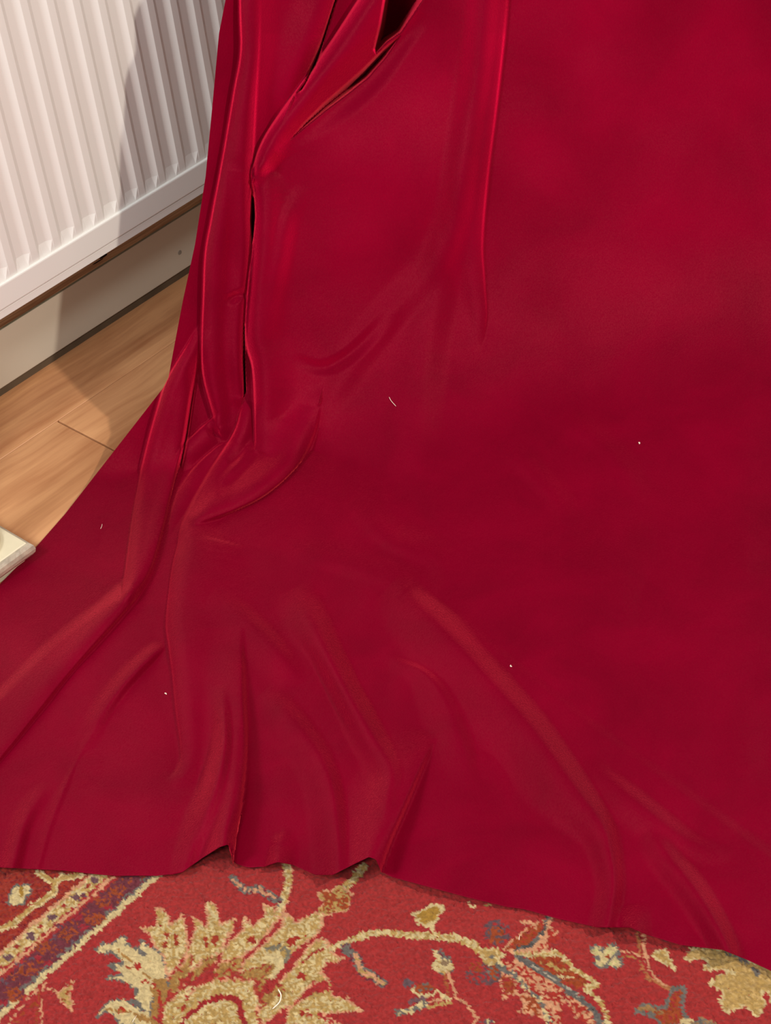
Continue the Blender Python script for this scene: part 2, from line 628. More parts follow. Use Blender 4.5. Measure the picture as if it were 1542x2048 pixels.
def stripe(a, b, c, mix=None, frac=0.0):
    lo, hi = min(a, b), max(a, b)
    m = (yw > lo) & (yw < hi)
    setc(m, c)
    if mix:
        setc(m & (rnd < frac), mix)


y_cr0, y_cr1 = A.wy(735, 535), A.wy(705, 508)
y_pk = A.wy(430, 482)
y_up = A.wy(262, 442)
y_rd = A.wy(215, 415)
setc(KY > y_cr1, C_PURP)
stripe(y_cr1, y_pk, C_PURP, C_RUST, 0.12)
stripe(y_cr1, A.wy(680, 490), C_GREY, C_PURP, 0.35)
stripe(y_cr0, y_cr1, C_CREAM)
stripe(y_pk - 0.0045, y_pk + 0.0045, C_RED)
stripe(y_pk - 0.001, y_pk + 0.0022, C_PINK)
stripe(y_pk + 0.0045, y_up - 0.003, C_GOLD, C_CREAM, 0.5)
stripe(y_up - 0.003, y_up + 0.001, C_PINK)
m = KY > y_up + 0.001
setc(m, (176, 58, 44))
setc(m & (rnd < 0.22), C_DRED)
for x, y, rx, ry in ((900, 200, 60, 45), (790, 280, 70, 45), (730, 420, 95, 45), (530, 530, 65, 50), (330, 640, 60, 50), (220, 810, 75, 55), (120, 1000, 75, 55)):
    A.ell((x, y), rx, ry, C_RUST, C_PURP, 0.35)
for x, y in ((600, 400), (640, 480), (290, 710), (370, 760), (30, 1060), (830, 330)):
    A.ell((x, y), 36, 22, (176, 46, 58))
for x, y in ((640, 230), (420, 560), (450, 470), (160, 760), (250, 720), (20, 900), (560, 590)):
    A.ell((x, y), 30, 18, (120, 92, 104), C_PURP, 0.4)
for x, y in ((585, 245), (400, 405), (235, 555), (65, 715), (735, 115)):
    A.ell((x, y), 34, 24, (126, 84, 92))
for x, y in ((675, 165), (490, 320), (315, 475), (130, 635), (0, 790)):
    A.ell((x, y), 20, 15, (176, 50, 44))
A.line([(620, 80), (480, 95), (430, 130), (420, 210), (250, 330), (110, 450), (-20, 495)], 50, C_CREAM)
A.line([(290, 55), (370, 100), (410, 140)], 50, C_CREAM)
A.line([(600, 80), (480, 95), (425, 130), (410, 210), (240, 330), (100, 450), (-20, 490)], 30, C_GOLD)
A.line([(310, 65), (370, 100), (410, 140)], 30, C_GOLD)
A.poly([(60, 290), (90, 190), (120, 150), (240, 150), (235, 230), (200, 240), (190, 300), (90, 315)], C_CREAM, C_GREY, 16)
A.line([(160, 170), (165, 230)], 30, C_OLIVE)
A.line([(200, 280), (260, 320)], 18, C_CREAM)
# small arrow flower
A.line([(345, 915), (440, 990)], 15, C_PINK)
A.poly([(440, 990), (580, 890), (530, 995), (555, 1060), (545, 1130), (470, 1050)], C_GOLD, C_PINK, 13, C_RUST, 0.2)
A.line([(345, 905), (330, 960), (320, 1226)], 12, C_PINK)
A.line([(300, 960), (280, 1226)], 14, C_RUST)
A.line([(300, 950), (190, 1060), (60, 1226)], 12, C_PINK)
A.line([(280, 1060), (200, 1120), (110, 1226)], 10, C_RUST)
# great palmette
B.poly([(45, 610), (130, 550), (230, 560), (290, 500), (360, 465), (385, 560), (440, 600), (510, 590), (525, 510), (600, 570), (680, 620), (750, 690),
        (770, 790), (780, 900), (800, 960), (810, 1010), (700, 1020), (640, 1000), (630, 1150), (620, 1280), (560, 1250), (470, 1150), (480, 1030),
        (400, 970), (290, 920), (190, 935), (185, 895), (260, 880), (340, 880), (280, 820), (195, 770), (240, 755), (335, 765), (320, 710),
        (230, 640), (100, 640)], C_CREAM, C_GREY, 20)
B.poly([(60, 1320), (110, 1220), (210, 1140), (350, 1120), (430, 1180), (600, 1270), (640, 1300), (640, 1390), (300, 1390), (250, 1290), (170, 1250)],
       C_CREAM, C_GREY, 20)
B.poly([(620, 1000), (600, 1100), (610, 1290), (500, 1220), (470, 1100), (500, 1000)], C_CREAM)
B.line([(480, 600), (560, 660)], 30, C_GREY)
B.line([(440, 1140), (570, 1230)], 30, C_GREY)
B.line([(290, 620), (430, 730)], 22, C_TAN)
B.line([(370, 790), (500, 800)], 16, C_RUST)
B.ell((492, 785), 36, 40, (190, 48, 40))
B.line([(520, 820), (620, 910)], 16, C_TAN)
B.ell((325, 1235), 44, 28, (190, 60, 36))
B.line([(190, 1215), (250, 1235), (420, 1255), (480, 1290)], 14, C_TAN)
# petals with pale stepped outlines
petal = [
    [(690, 600), (640, 520), (610, 440), (515, 395), (600, 380), (690, 370), (680, 280), (680, 175), (790, 240), (825, 360), (950, 260), (970, 340),
     (985, 440), (1010, 560), (970, 680), (850, 830), (800, 900), (760, 700)],
    [(1010, 620), (1060, 500), (1080, 400), (1060, 285), (1205, 390), (1210, 270), (1195, 150), (1240, 118), (1290, 170), (1320, 260), (1340, 350),
     (1490, 300), (1470, 400), (1380, 540), (1350, 640), (1130, 730), (1030, 830), (990, 740)]]
for p in petal:
    B.poly(p, C_GOLD, C_PINK, 19, C_CREAM, 0.4)
for x, y in ((790, 470), (880, 490), (778, 560), (880, 545), (1190, 500), (1285, 492), (1200, 570), (1285, 555)):
    B.ell((x, y), 27, 27, (180, 62, 40))
Cc.poly([(-60, 640), (0, 590), (105, 500), (100, 405), (180, 470), (275, 395), (250, 295), (335, 335), (400, 390), (300, 500), (170, 650), (40, 740), (-60, 800)], C_GOLD, C_PINK, 15, C_CREAM, 0.4)
Cc.poly([(60, 800), (250, 620), (400, 480), (420, 365), (510, 445), (680, 350), (715, 420), (690, 515), (640, 560), (520, 640), (400, 760), (300, 880), (150, 840)], C_GOLD, C_PINK, 15, C_CREAM, 0.4)
Cc.poly([(380, 900), (500, 780), (620, 620), (700, 565), (765, 610), (740, 660), (870, 715), (820, 748), (740, 748), (690, 830), (765, 890), (700, 920), (640, 900),
         (520, 1040), (400, 1120), (250, 1226), (200, 1150), (380, 960)], C_GOLD, C_PINK, 15, C_CREAM, 0.4)
Cc.line([(560, 760), (640, 680), (720, 650)], 22, (180, 50, 46))
Cc.poly([(450, 1110), (600, 1015), (770, 890), (780, 1010), (900, 1035), (1035, 1125), (850, 1130), (700, 1150), (850, 1230), (440, 1240)], C_GOLD, C_PINK, 15, C_CREAM, 0.4)
Cc.poly([(530, 1030), (640, 930), (750, 890), (765, 960), (640, 1000)], C_RED)
Cc.line([(690, 1150), (800, 1226)], 24, C_RED)
for x, y, r in ((165, 580, 36), (480, 590, 34), (520, 565, 22), (545, 860, 36), (570, 1140, 28), (620, 1155, 26)):
    Cc.ell((x, y), r, r * 0.75, (184, 54, 42))
# tan lobes between the petals
for p in ([(820, 900), (950, 760), (1030, 660), (1060, 700), (1000, 880), (930, 930), (900, 1080), (830, 1060)],
          [(1045, 830), (1190, 720), (1320, 645), (1300, 720), (1170, 850), (1040, 950)],
          [(1270, 850), (1350, 745), (1560, 690), (1560, 800), (1380, 900), (1250, 940)]):
    B.poly(p, C_TAN, (182, 66, 50), 16, C_GOLD, 0.2)
    B.line(p[:4], 10, C_PINK)
B.line([(1170, 830), (1230, 760)], 14, (182, 56, 44))
B.line([(930, 830), (920, 960)], 18, (182, 56, 44))
B.line([(1380, 860), (1480, 760)], 14, (182, 56, 44))
for p in ([(70, 850), (150, 800), (230, 790), (320, 730), (345, 780), (270, 890), (200, 900), (80, 890)],
          [(200, 990), (250, 860), (340, 760), (345, 800), (300, 880), (240, 970)], [(235, 1110), (250, 1010), (380, 920), (420, 950), (330, 1040)]):
    Cc.poly(p, C_TAN, (182, 66, 50), 12, C_GOLD, 0.2)
Cc.poly([(190, 760), (300, 680), (370, 660), (450, 740), (400, 800), (340, 880), (300, 870), (345, 770), (280, 740)], C_CREAM)
Cc.line([(280, 660), (380, 630), (460, 690), (430, 750)], 36, (140, 128, 108), C_GOLD, 0.3)
# ring and heart of the palmette
B.poly([(740, 1220), (930, 1030), (1110, 965), (1300, 915), (1600, 900), (1700, 1060), (1620, 1400), (740, 1400)], C_GOLD, None, 0, C_CREAM, 0.35)
Cc.poly([(-40, 900), (170, 900), (200, 980), (240, 1070), (200, 1160), (230, 1240), (-40, 1240)], C_GOLD, None, 0, C_CREAM, 0.4)
B.line([(740, 1400), (745, 1210), (930, 1010), (980, 930), (1020, 960), (1000, 1110), (1120, 965), (1250, 930), (1290, 870), (1330, 930), (1560, 890)], 24, (188, 60, 50))
B.line([(755, 1400), (760, 1210), (945, 1020), (985, 950), (1035, 980), (1010, 1100), (1130, 985), (1250, 950), (1295, 895), (1340, 945), (1560, 910)], 10, C_PINK)
Cc.line([(-30, 860), (40, 900), (60, 840), (80, 890), (190, 880), (190, 980), (235, 1040), (200, 1130), (240, 1226)], 14, (190, 80, 60))
Cc.line([(-30, 870), (40, 910), (65, 860), (85, 905), (180, 895), (180, 985), (225, 1045), (190, 1130)], 8, C_PINK)
B.line([(960, 1400), (985, 1310), (1110, 1220), (1230, 1135), (1340, 1100), (1480, 1110), (1540, 1160), (1560, 1300), (1600, 1400)], 58, (176, 44, 46))
B.ell((950, 1210), 32, 28, (186, 60, 44))
B.poly([(975, 1390), (985, 1330), (1130, 1300), (1170, 1200), (1240, 1155), (1300, 1195), (1370, 1150), (1465, 1185), (1470, 1390)], C_GOLD, C_CREAM, 20, C_CREAM, 0.3)
B.line([(1230, 1390), (1290, 1330)], 22, (184, 60, 44))
B.line([(1300, 1260), (1310, 1200)], 16, C_CREAM)
B.poly([(625, 1300), (640, 1130), (630, 980), (700, 1030), (712, 1150), (695, 1300)], C_TAN)
B.poly([(620, 910), (760, 905), (815, 1000), (800, 1090), (745, 1190), (715, 1030)], C_TAN)
B.line([(550, 930), (640, 960), (712, 1030), (725, 1190)], 24, (190, 58, 42))
B.line([(480, 1290), (620, 1340), (700, 1390)], 62, C_TAN)
# stems and buds
Cc.line([(440, -30), (450, 120), (420, 260), (370, 375)], 62, C_PINK)
Cc.line([(440, -30), (450, 120), (420, 260), (370, 375)], 50, C_CREAM, C_GOLD, 0.5)
Cc.line([(15, 105), (120, 200), (230, 180), (375, 280)], 58, C_GREY, C_PURP, 0.3)
Cc.line([(20, 110), (130, 200), (230, 185), (345, 255)], 26, C_PINK, C_GREY, 0.2)
Cc.line([(1030, 20), (920, 140), (820, 230)], 66, C_CREAM, C_GOLD, 0.55)
Cc.poly([(770, 200), (830, 165), (940, 215), (910, 350), (865, 365), (700, 385), (660, 360), (740, 290), (690, 260), (675, 205)], C_GOLD, C_PINK, 14, C_RUST, 0.45)
Cc.ell((765, 270), 55, 48, C_RUST, C_GOLD, 0.2)
Cc.ell((850, 310), 40, 30, C_RUST, C_GOLD, 0.3)
Cc.line([(760, 655), (900, 590), (1100, 522), (1250, 522), (1560, 552)], 50, C_CREAM, C_GOLD, 0.4)
D.line([(0, 405), (250, 420), (500, 430), (650, 480), (740, 570), (830, 600)], 66, C_CREAM, C_GOLD, 0.45)
D.line([(290, 330), (300, 370)], 34, C_CREAM)
Cc.line([(890, 640), (980, 730), (1010, 810), (1180, 910)], 80, C_GREY, C_PURP, 0.4)
Cc.line([(970, 700), (1010, 810), (1170, 905)], 40, C_PINK, C_GOLD, 0.4)
D.poly([(120, 220), (200, 200), (290, 135), (395, 150), (330, 280), (230, 330), (160, 285)], C_OLIVE, C_CREAM, 26)
D.line([(620, 110), (640, 160), (690, 130)], 26, C_CREAM, C_RED, 0.3)
D.line([(730, 120), (790, 150), (820, 140)], 26, C_GOLD, C_RED, 0.3)
D.ell((880, 380), 115, 120, (116, 84, 92), C_RED, 0.35)
D.ell((870, 410), 80, 80, C_RUST, (116, 84, 92), 0.3)
D.ell((760, 760), 160, 110, (120, 82, 88), C_RED, 0.45)
D.ell((690, 700), 60, 50, C_RUST, C_RED, 0.3)
D.ell((850, 740), 50, 70, C_RUST, C_GREY, 0.3)
D.ell((830, 600), 100, 80, C_GOLD, C_CREAM, 0.4)
D.ell((832, 605), 24, 24, C_GREY)
D.ell((910, 590), 40, 30, C_CREAM, C_GOLD, 0.4)
# fan of leaves right of the node
D.poly([(930, 540), (1050, 440), (1150, 350), (1290, 280), (1330, 310), (1220, 480), (1050, 555)], C_RUST, C_PINK, 16, (190, 60, 46), 0.4)
D.line([(1100, 290), (1190, 300), (1210, 340)], 24, C_PINK)
D.poly([(1050, 570), (1200, 530), (1300, 430), (1380, 330), (1440, 370), (1430, 450), (1370, 500), (1350, 560), (1230, 600), (1080, 600)], C_PINK, None, 0, (190, 56, 46), 0.55)
D.line([(1040, 565), (1210, 505), (1310, 400), (1360, 240)], 66, C_PINK)
D.line([(1040, 550), (1200, 490), (1290, 390), (1335, 250)], 34, C_GREY, (90, 84, 84), 0.3)
E_.poly([(420, 520), (640, 500), (720, 510), (790, 600), (900, 680), (1000, 760), (880, 800), (700, 720), (520, 600)], C_RUST, None, 0, (180, 60, 40), 0.3)
E_.line([(330, 500), (600, 495), (700, 480), (780, 550), (850, 620), (940, 680), (1070, 770), (960, 800), (1080, 910), (1150, 1060), (1175, 1140)], 46, C_CREAM, C_GOLD, 0.35)
E_.line([(540, 575), (650, 590), (720, 640), (850, 640)], 20, C_GOLD)
E_.line([(700, 690), (850, 710)], 20, C_CREAM)
E_.poly([(180, 560), (340, 560), (700, 790), (780, 900), (740, 1010), (760, 1140), (620, 1140), (560, 950), (420, 800), (300, 690)], C_PINK, None, 0, (190, 56, 46), 0.5)
E_.poly([(780, 900), (960, 980), (1040, 1140), (980, 1140), (840, 1040)], C_PINK, None, 0, (190, 56, 46), 0.6)
E_.line([(340, 540), (500, 630), (700, 760), (900, 910), (1030, 1020), (1090, 1140)], 80, C_PINK, (190, 60, 46), 0.4)
E_.line([(340, 520), (500, 610), (700, 740), (900, 890), (1030, 1000), (1100, 1140)], 56, (112, 104, 102), C_GREY, 0.3)
E_.line([(480, 595), (700, 735), (900, 875)], 16, (196, 180, 160), C_GREY, 0.4)
E_.poly([(190, 650), (320, 730), (330, 830), (195, 910), (230, 850), (190, 780)], C_RUST, C_PINK, 18, C_RED, 0.3)
E_.poly([(350, 850), (480, 870), (560, 960), (580, 1080), (500, 1050), (380, 1000), (400, 930)], C_RUST, C_PINK, 18, C_PINK, 0.3)
E_.line([(160, 590), (320, 690), (420, 800), (540, 900), (600, 1030), (630, 1140)], 44, C_CREAM, C_GREY, 0.45)
E_.line([(160, 590), (310, 685)], 36, (112, 108, 104), C_GREY, 0.4)
# lower left sprig
D.poly([(270, 530), (370, 540), (480, 630), (480, 740), (380, 775), (300, 710), (330, 620)], C_GREY, None, 0, C_PURP, 0.3)
D.ell((390, 690), 92, 68, C_CREAM, C_GOLD, 0.4)
D.line([(310, 560), (370, 640)], 34, C_CREAM)
D.ell((405, 665), 34, 34, (150, 120, 92))
D.line([(400, 770), (440, 950)], 22, (190, 100, 60))
D.line([(440, 760), (490, 900), (520, 980), (650, 1090), (700, 1180), (650, 1230)], 26, C_PINK)
D.ell((70, 840), 46, 40, (120, 92, 100))
D.ell((220, 890), 100, 40, C_RUST, C_GREY, 0.3)
D.line([(120, 900), (160, 955), (290, 950), (330, 920), (440, 990)], 26, C_CREAM)
D.line([(-20, 1110), (90, 1095), (220, 1030)], 60, C_GREY, C_CREAM, 0.4)
D.line([(90, 1020), (230, 985)], 40, (130, 92, 98))
D.line([(250, 1060), (480, 1020)], 20, C_GOLD)
D.line([(250, 1015), (400, 990)], 14, C_PINK)
D.ell((800, 1195), 60, 24, (120, 92, 100), C_CREAM, 0.2)
# right flower, stems, gold leaf, star flower
F_.line([(350, 210), (470, 215), (520, 260)], 18, C_PINK)
F_.line([(360, 245), (470, 260)], 14, C_TAN)
F_.line([(490, 60), (515, 250), (520, 330), (580, 420), (760, 510)], 24, (196, 120, 76))
F_.line([(535, 60), (555, 250), (585, 340), (640, 430), (770, 495)], 18, C_PINK)
F_.line([(550, 270), (620, 230)], 20, C_PINK)
for x, y in ((170, 210), (290, 190), (210, 300), (325, 300), (250, 245)):
    F_.ell((x, y), 56, 50, C_GREY)
for x, y in ((168, 212), (285, 195), (212, 295), (322, 298), (250, 245)):
    F_.ell((x, y), 44, 38, C_CREAM, (220, 206, 140), 0.3)
for x, y in ((212, 185), (325, 240), (262, 318), (178, 262)):
    F_.ell((x, y), 20, 20, (132, 122, 118))
F_.ell((258, 245), 26, 20, C_RUST)
F_.poly([(605, 225), (700, 195), (745, 260), (785, 355), (700, 290), (620, 265)], C_GOLD, C_CREAM, 18)
F_.poly([(870, 250), (910, 185), (1050, 170), (1180, 200), (1260, 200), (1400, 300), (1600, 360), (1600, 640), (1545, 590), (1520, 520), (1470, 540), (1500, 620), (1430, 720),
         (1370, 670), (1350, 630), (1190, 690), (1150, 600), (1170, 520), (1060, 470), (1120, 400), (1250, 370), (1170, 350), (1000, 355), (1050, 300), (1020, 260), (900, 280)],
        C_GOLD, C_CREAM, 18, (224, 182, 118), 0.35)
F_.line([(1180, 200), (1320, 270), (1440, 380)], 40, C_GREY, C_GOLD, 0.3)
F_.poly([(475, 685), (540, 630), (640, 640), (730, 640), (720, 590), (770, 505), (860, 490), (840, 620), (860, 700), (930, 800), (700, 800), (640, 740), (560, 690)],
        C_RUST, C_GREY, 34, C_RED, 0.3)
F_.line([(500, 665), (560, 650), (690, 690)], 24, (176, 130, 84))
F_.ell((880, 760), 55, 34, C_CREAM)
F_.line([(930, 770), (1000, 745), (1090, 790)], 46, (176, 134, 96), C_GREY, 0.4)
kc *= np.array([0.51, 0.53, 0.51])
kc *= (0.84 + 0.32 * RNG.random(KX.shape))[..., None]

rug_o = bpy.data.objects.new('rug', None)
COL.objects.link(rug_o)
rug_o.location = (0, -1.2, 0)
tag(rug_o, 'red patterned wool rug with gold floral motifs under the velvet hem', 'rug')
bm = bmesh.new()
add_box(bm, -1.5, 1.0, -2.3, Y_RUG_EDGE, 0.0004, RUG_Z - 0.0016, 0.002, 2)
o = bm_obj('backing', bm, M_RUG_BASE)
o.parent = rug_o
o.matrix_parent_inverse = Matrix.Translation(rug_o.location).inverted()
# tufted pile in view
GS = 0.00135
gr = np.arange(-0.18, 0.88, GS)
gq = np.arange(0.56, 1.06, GS)
GR, GQ = np.meshgrid(gr, gq, indexing='ij')
GX = GR * NE[0] + GQ * NQ[0]
GY = GR * NE[1] + GQ * NQ[1]
GX = GX + RNG.normal(0, 0.0002, GX.shape)
GY = GY + RNG.normal(0, 0.0002, GX.shape)
ix = np.clip(((GX - kx0) / KS).astype(int), 0, nkx - 1)
iy = np.clip(((GY - ky0) / KS).astype(int), 0, nky - 1)
hk = RNG.normal(0, 0.0006, KX.shape)
GZ = RUG_Z + hk[ix, iy] + RNG.normal(0, 0.00035, GX.shape)
me = grid_mesh('pile', np.stack([GX, GY, GZ], -1))
ca = me.color_attributes.new('knot_colour', 'FLOAT_COLOR', 'POINT')
cc = np.ones(GX.shape + (4,), np.float32)
cc[..., :3] = kc[ix, iy]
ca.data.foreach_set('color', cc.reshape(-1))
pile = link('pile', me, M_RUG)
pile.parent = rug_o
pile.matrix_parent_inverse = Matrix.Translation(rug_o.location).inverted()
pile['kind'] = 'stuff'

# ------------------------------------------------------------------ velvet drape


def interp_curve(pts, n=8):
    """Catmull-Rom through rows of numbers"""
    P = np.array(pts, float)
    if len(P) < 3:
        return P
    Q = np.vstack([2 * P[0] - P[1], P, 2 * P[-1] - P[-2]])
    out = []
    for i in range(1, len(Q) - 2):
        a, b, c, d = Q[i - 1], Q[i], Q[i + 1], Q[i + 2]
        for t in np.linspace(0, 1, n, endpoint=False):
            out.append(0.5 * (2 * b + (c - a) * t + (2 * a - 5 * b + 4 * c - d) * t * t + (3 * b - a - 3 * c + d) * t ** 3))
    out.append(Q[-2])
    return np.array(out)


V0, V1 = -260.0, 1900.0
left_pts = [(-260, 548), (-130, 489), (0, 451), (67, 438), (219, 424), (354, 411), (489, 390), (600, 366), (700, 347), (755, 337), (775, 327), (897, 232), (1028, 130),
            (1101, 66), (1168, 0), (1300, -110), (1500, -250), (1950, -420)]
LP = np.array(left_pts, float)
hem_pts = [(-500, 1720), (0, 1735), (125, 1741), (233, 1753), (314, 1755), (364, 1745), (405, 1716), (440, 1694), (456, 1689), (462, 1702), (464, 1728), (474, 1745), (500, 1743),
           (520, 1737), (556, 1724), (586, 1730), (631, 1750), (666, 1750), (705, 1730), (738, 1714), (752, 1719), (757, 1731), (764, 1748), (790, 1756), (935, 1795), (1080, 1830), (1195, 1855),
           (1260, 1855), (1295, 1870), (1360, 1890), (1445, 1900), (1495, 1920), (1542, 1942), (1750, 2004), (1900, 2050)]
HP = np.array(hem_pts, float)
NCOL, NROW = 690, 800
f = (np.linspace(0, 1, NCOL) ** 1.3)[None, :]
t = np.linspace(0, 1, NROW)[:, None]
XR = 1780.0


def hem_smooth(u):
    return np.interp(u, [-600, 0, 600, 800, 1542, 1900], [1722, 1738, 1738, 1762, 1942, 2050])


U = np.broadcast_to(f * XR, (NROW, NCOL)).copy()
V = np.broadcast_to(V0 + t * (V1 - V0), (NROW, NCOL)).copy()
for _ in range(12):
    xl = np.interp(V, LP[:, 0], LP[:, 1])
    U = xl + f * (XR - xl)
    hs_ = hem_smooth(U)
    hd = np.interp(U, HP[:, 0], HP[:, 1]) - hs_
    V = V0 + t * (hs_ - V0) + hd * np.clip((t - 0.93) / 0.07, 0, 1) ** 2

DEP = np.zeros(U.shape)
ROUND = 0.70
GULLY = 0.42
FLOOR_GAIN = 1.85


def stroke(pts, fL=None):
    """fold line: rows of (u, v, height mm, left width px, right width px)"""
    P = interp_curve(pts, 6)
    if P[:, 1].mean() > 1250:
        P[:, 2] *= FLOOR_GAIN
    mw = max(P[:, 3:5].max(), 100 if P[:, 3:5].min() < 10.5 else 0)
    sel = np.where((U > P[:, 0].min() - mw) & (U < P[:, 0].max() + mw) & (V > P[:, 1].min() - mw) & (V < P[:, 1].max() + mw))
    x, y = U[sel], V[sel]
    best = np.full(x.shape, 1e9)
    sg = np.zeros(x.shape)
    A_, L_, R_ = np.zeros(x.shape), np.ones(x.shape), np.ones(x.shape)
    for a, b in zip(P[:-1], P[1:]):
        ex, ey = b[0] - a[0], b[1] - a[1]
        l2 = ex * ex + ey * ey + 1e-9
        tt = np.clip(((x - a[0]) * ex + (y - a[1]) * ey) / l2, 0, 1)
        dx, dy = x - a[0] - tt * ex, y - a[1] - tt * ey
        d = np.hypot(dx, dy)
        m = d < best
        best[m] = d[m]
        s = dx * ey - dy * ex
        sg[m] = s[m]
        A_[m] = (a[2] + (b[2] - a[2]) * tt)[m]
        L_[m] = (a[3] + (b[3] - a[3]) * tt)[m]
        R_[m] = (a[4] + (b[4] - a[4]) * tt)[m]
    w = np.where(sg >= 0, R_, L_)
    k = 1 - smooth(best / np.maximum(w, 1.0))
    rr = np.minimum(34.0, np.maximum(w, 1) * 0.5)
    eL, eR = np.clip((14 - L_) / 5, 0, 1), np.clip((14 - R_) / 5, 0, 1)
    fall = (1 - np.clip(best / rr, 0, 1)) ** 2
    k = k * np.where(sg >= 0, 1 - ROUND * eL * fall, 1 - ROUND * eL) * np.where(sg < 0, 1 - ROUND * eR * fall, 1 - ROUND * eR)
    for e_, w_, on in ((eL, L_, sg < 0), (eR, R_, sg >= 0)):
        dip = GULLY * e_ * smooth(best / (w_ + 3)) * np.exp(-best / 30.0) * (1 - smooth((best - 50) / 45))
        k = k - np.where(on, dip, 0)
    DEP[sel] += A_ * k * 0.001


def bulge(u, v, ru, rv, mm):
    d2 = ((U - u) / ru) ** 2 + ((V - v) / rv) ** 2
    DEP[:] += mm * 0.001 * np.exp(-d2)


S = stroke
# hanging bundle on the left
S([(483, -260, 22, 5, 80), (483, 0, 22, 5, 80), (485, 101, 21, 5, 75), (471, 185, 21, 5, 75), (451, 303, 22, 5, 75), (427, 432, 22, 5, 80), (414, 506, 22, 5, 80), (410, 590, 22, 4.5, 80),
   (407, 674, 22, 4.5, 75), (409, 748, 22, 4.5, 60), (427, 819, 16, 4.5, 40), (436, 852, 4, 4.5, 30)])
S([(518, -20, 0, 45, 6), (515, 84, 4, 45, 6), (508, 202, 8, 45, 6), (503, 303, 16, 45, 6), (500, 405, 24, 45, 6), (500, 489, 24, 45, 6), (495, 573, 22, 45, 6), (488, 650, 22, 45, 6), (484, 720, 20, 40, 6), (484, 790, 6, 30, 6)])
S([(900, -260, 34, 9, 130), (790, -100, 34, 4.5, 120), (721, 0, 34, 4.5, 130), (663, 88, 34, 4.5, 125), (596, 182, 32, 4.5, 110), (535, 270, 30, 4.5, 70), (512, 324, 26, 4.5, 45), (506, 350, 10, 4.5, 30)])
S([(511, 312, 0, 4.5, 40), (505, 350, 18, 4.5, 60), (512, 405, 28, 4.5, 80), (507, 499, 32, 4.5, 90), (499, 573, 32, 4.5, 90), (494, 675, 32, 4.5, 90), (508, 735, 30, 4.5, 90), (512, 802, 26, 4.5, 80), (513, 885, 14, 4.5, 60), (510, 905, 0, 4.5, 40)])
S([(840, 20, 0, 40, 40), (802, 74, -12, 50, 34), (733, 154, -16, 70, 44), (651, 220, -16, 64, 44), (590, 268, -10, 40, 34), (550, 300, 0, 20, 24)])
S([(720, -160, 22, 110, 8), (690, -70, 22, 100, 8), (667, 0, 22, 90, 8), (625, 110, 18, 80, 8), (590, 190, 6, 60, 6)])
PITS = [
    ([(806, 66), (772, 116), (737, 156), (700, 186), (652, 222), (610, 256), (572, 288), (606, 246), (646, 206), (690, 168), (722, 140), (762, 100)], 62, 10),
    ([(756, -270), (765, 0), (757, 50), (746, 100), (752, 108), (775, 84), (802, 66), (846, 0), (990, -270)], 230, 12),
    ([(700, -100), (667, 0), (640, 85), (608, 165), (588, 191), (606, 180), (634, 132), (654, 70), (672, 10), (708, -80)], 70, 9),
    ([(502, 385), (499, 440), (503, 492), (508, 474), (512, 432), (509, 396)], 70, 4),
    ([(487, 640), (484, 720), (487, 796), (494, 784), (491, 700), (490, 650)], 60, 4)]
for pts_, mm_, wall_ in PITS:
    Pp = np.array(pts_, float)
    sel = np.where((U > Pp[:, 0].min() - 2) & (U < Pp[:, 0].max() + 2) & (V > Pp[:, 1].min() - 2) & (V < Pp[:, 1].max() + 2))
    x_, y_ = U[sel], V[sel]
    ins = np.zeros(x_.shape, bool)
    dd = np.full(x_.shape, 1e9)
    for (ax, ay), (bx_, by_) in zip(Pp, np.roll(Pp, -1, 0)):
        ex, ey = bx_ - ax, by_ - ay
        tt = np.clip(((x_ - ax) * ex + (y_ - ay) * ey) / (ex * ex + ey * ey), 0, 1)
        dd = np.minimum(dd, np.hypot(x_ - ax - tt * ex, y_ - ay - tt * ey))
        with np.errstate(divide='ignore', invalid='ignore'):
            ins ^= ((ay > y_) != (by_ > y_)) & (x_ < ex * (y_ - ay) / (ey + 1e-12) + ax)
    DEP[sel] -= np.where(ins, smooth(dd / wall_), 0) * mm_ * 0.001
S([(392, 745, 0, 4, 6), (382, 800, -22, 4, 6), (366, 900, -26, 4, 6), (339, 1015, -24, 4, 6), (306, 1135, -14, 4, 8), (268, 1200, 0, 4.5, 10)])
S([(640, 870, 0, 10, 40), (605, 950, -9, 12, 60), (540, 1006, -10, 12, 55), (465, 1038, -6, 10, 40), (400, 1052, 0, 4.5, 30)])
bulge(780, 330, 200, 170, 22)
bulge(640, 600, 130, 230, 14)
# crease down the middle of the panel
S([(1020, -260, 12, 110, 7), (1010, 0, 14, 110, 7), (990, 200, 14, 100, 7), (972, 350, 13, 90, 6), (961, 480, 12, 80, 6), (965, 560, 12, 60, 6), (969, 640, 9, 45, 6), (955, 705, 0, 30, 6)])
S([(985, -200, 10, 40, 34), (958, 100, 11, 44, 34), (935, 260, 13, 46, 34), (912, 420, 14, 50, 38), (880, 560, 14, 60, 46), (850, 700, 13, 70, 56), (828, 860, 8, 70, 66), (825, 960, 0, 70, 70)])
S([(605, 370, 0, 20, 30), (578, 430, 6, 22, 30), (562, 510, 6, 22, 30), (545, 600, 3, 22, 30), (535, 680, 0, 20, 30)])
S([(920, 430, 0, 50, 50), (840, 560, 7, 50, 40), (740, 680, 8, 50, 40), (680, 770, 6, 40, 40), (630, 850, 0, 30, 30)])
S([(780, 620, 0, 20, 24), (740, 670, -7, 20, 24), (690, 716, -9, 20, 22), (640, 735, -6, 18, 20), (585, 715, 0, 16, 20)])
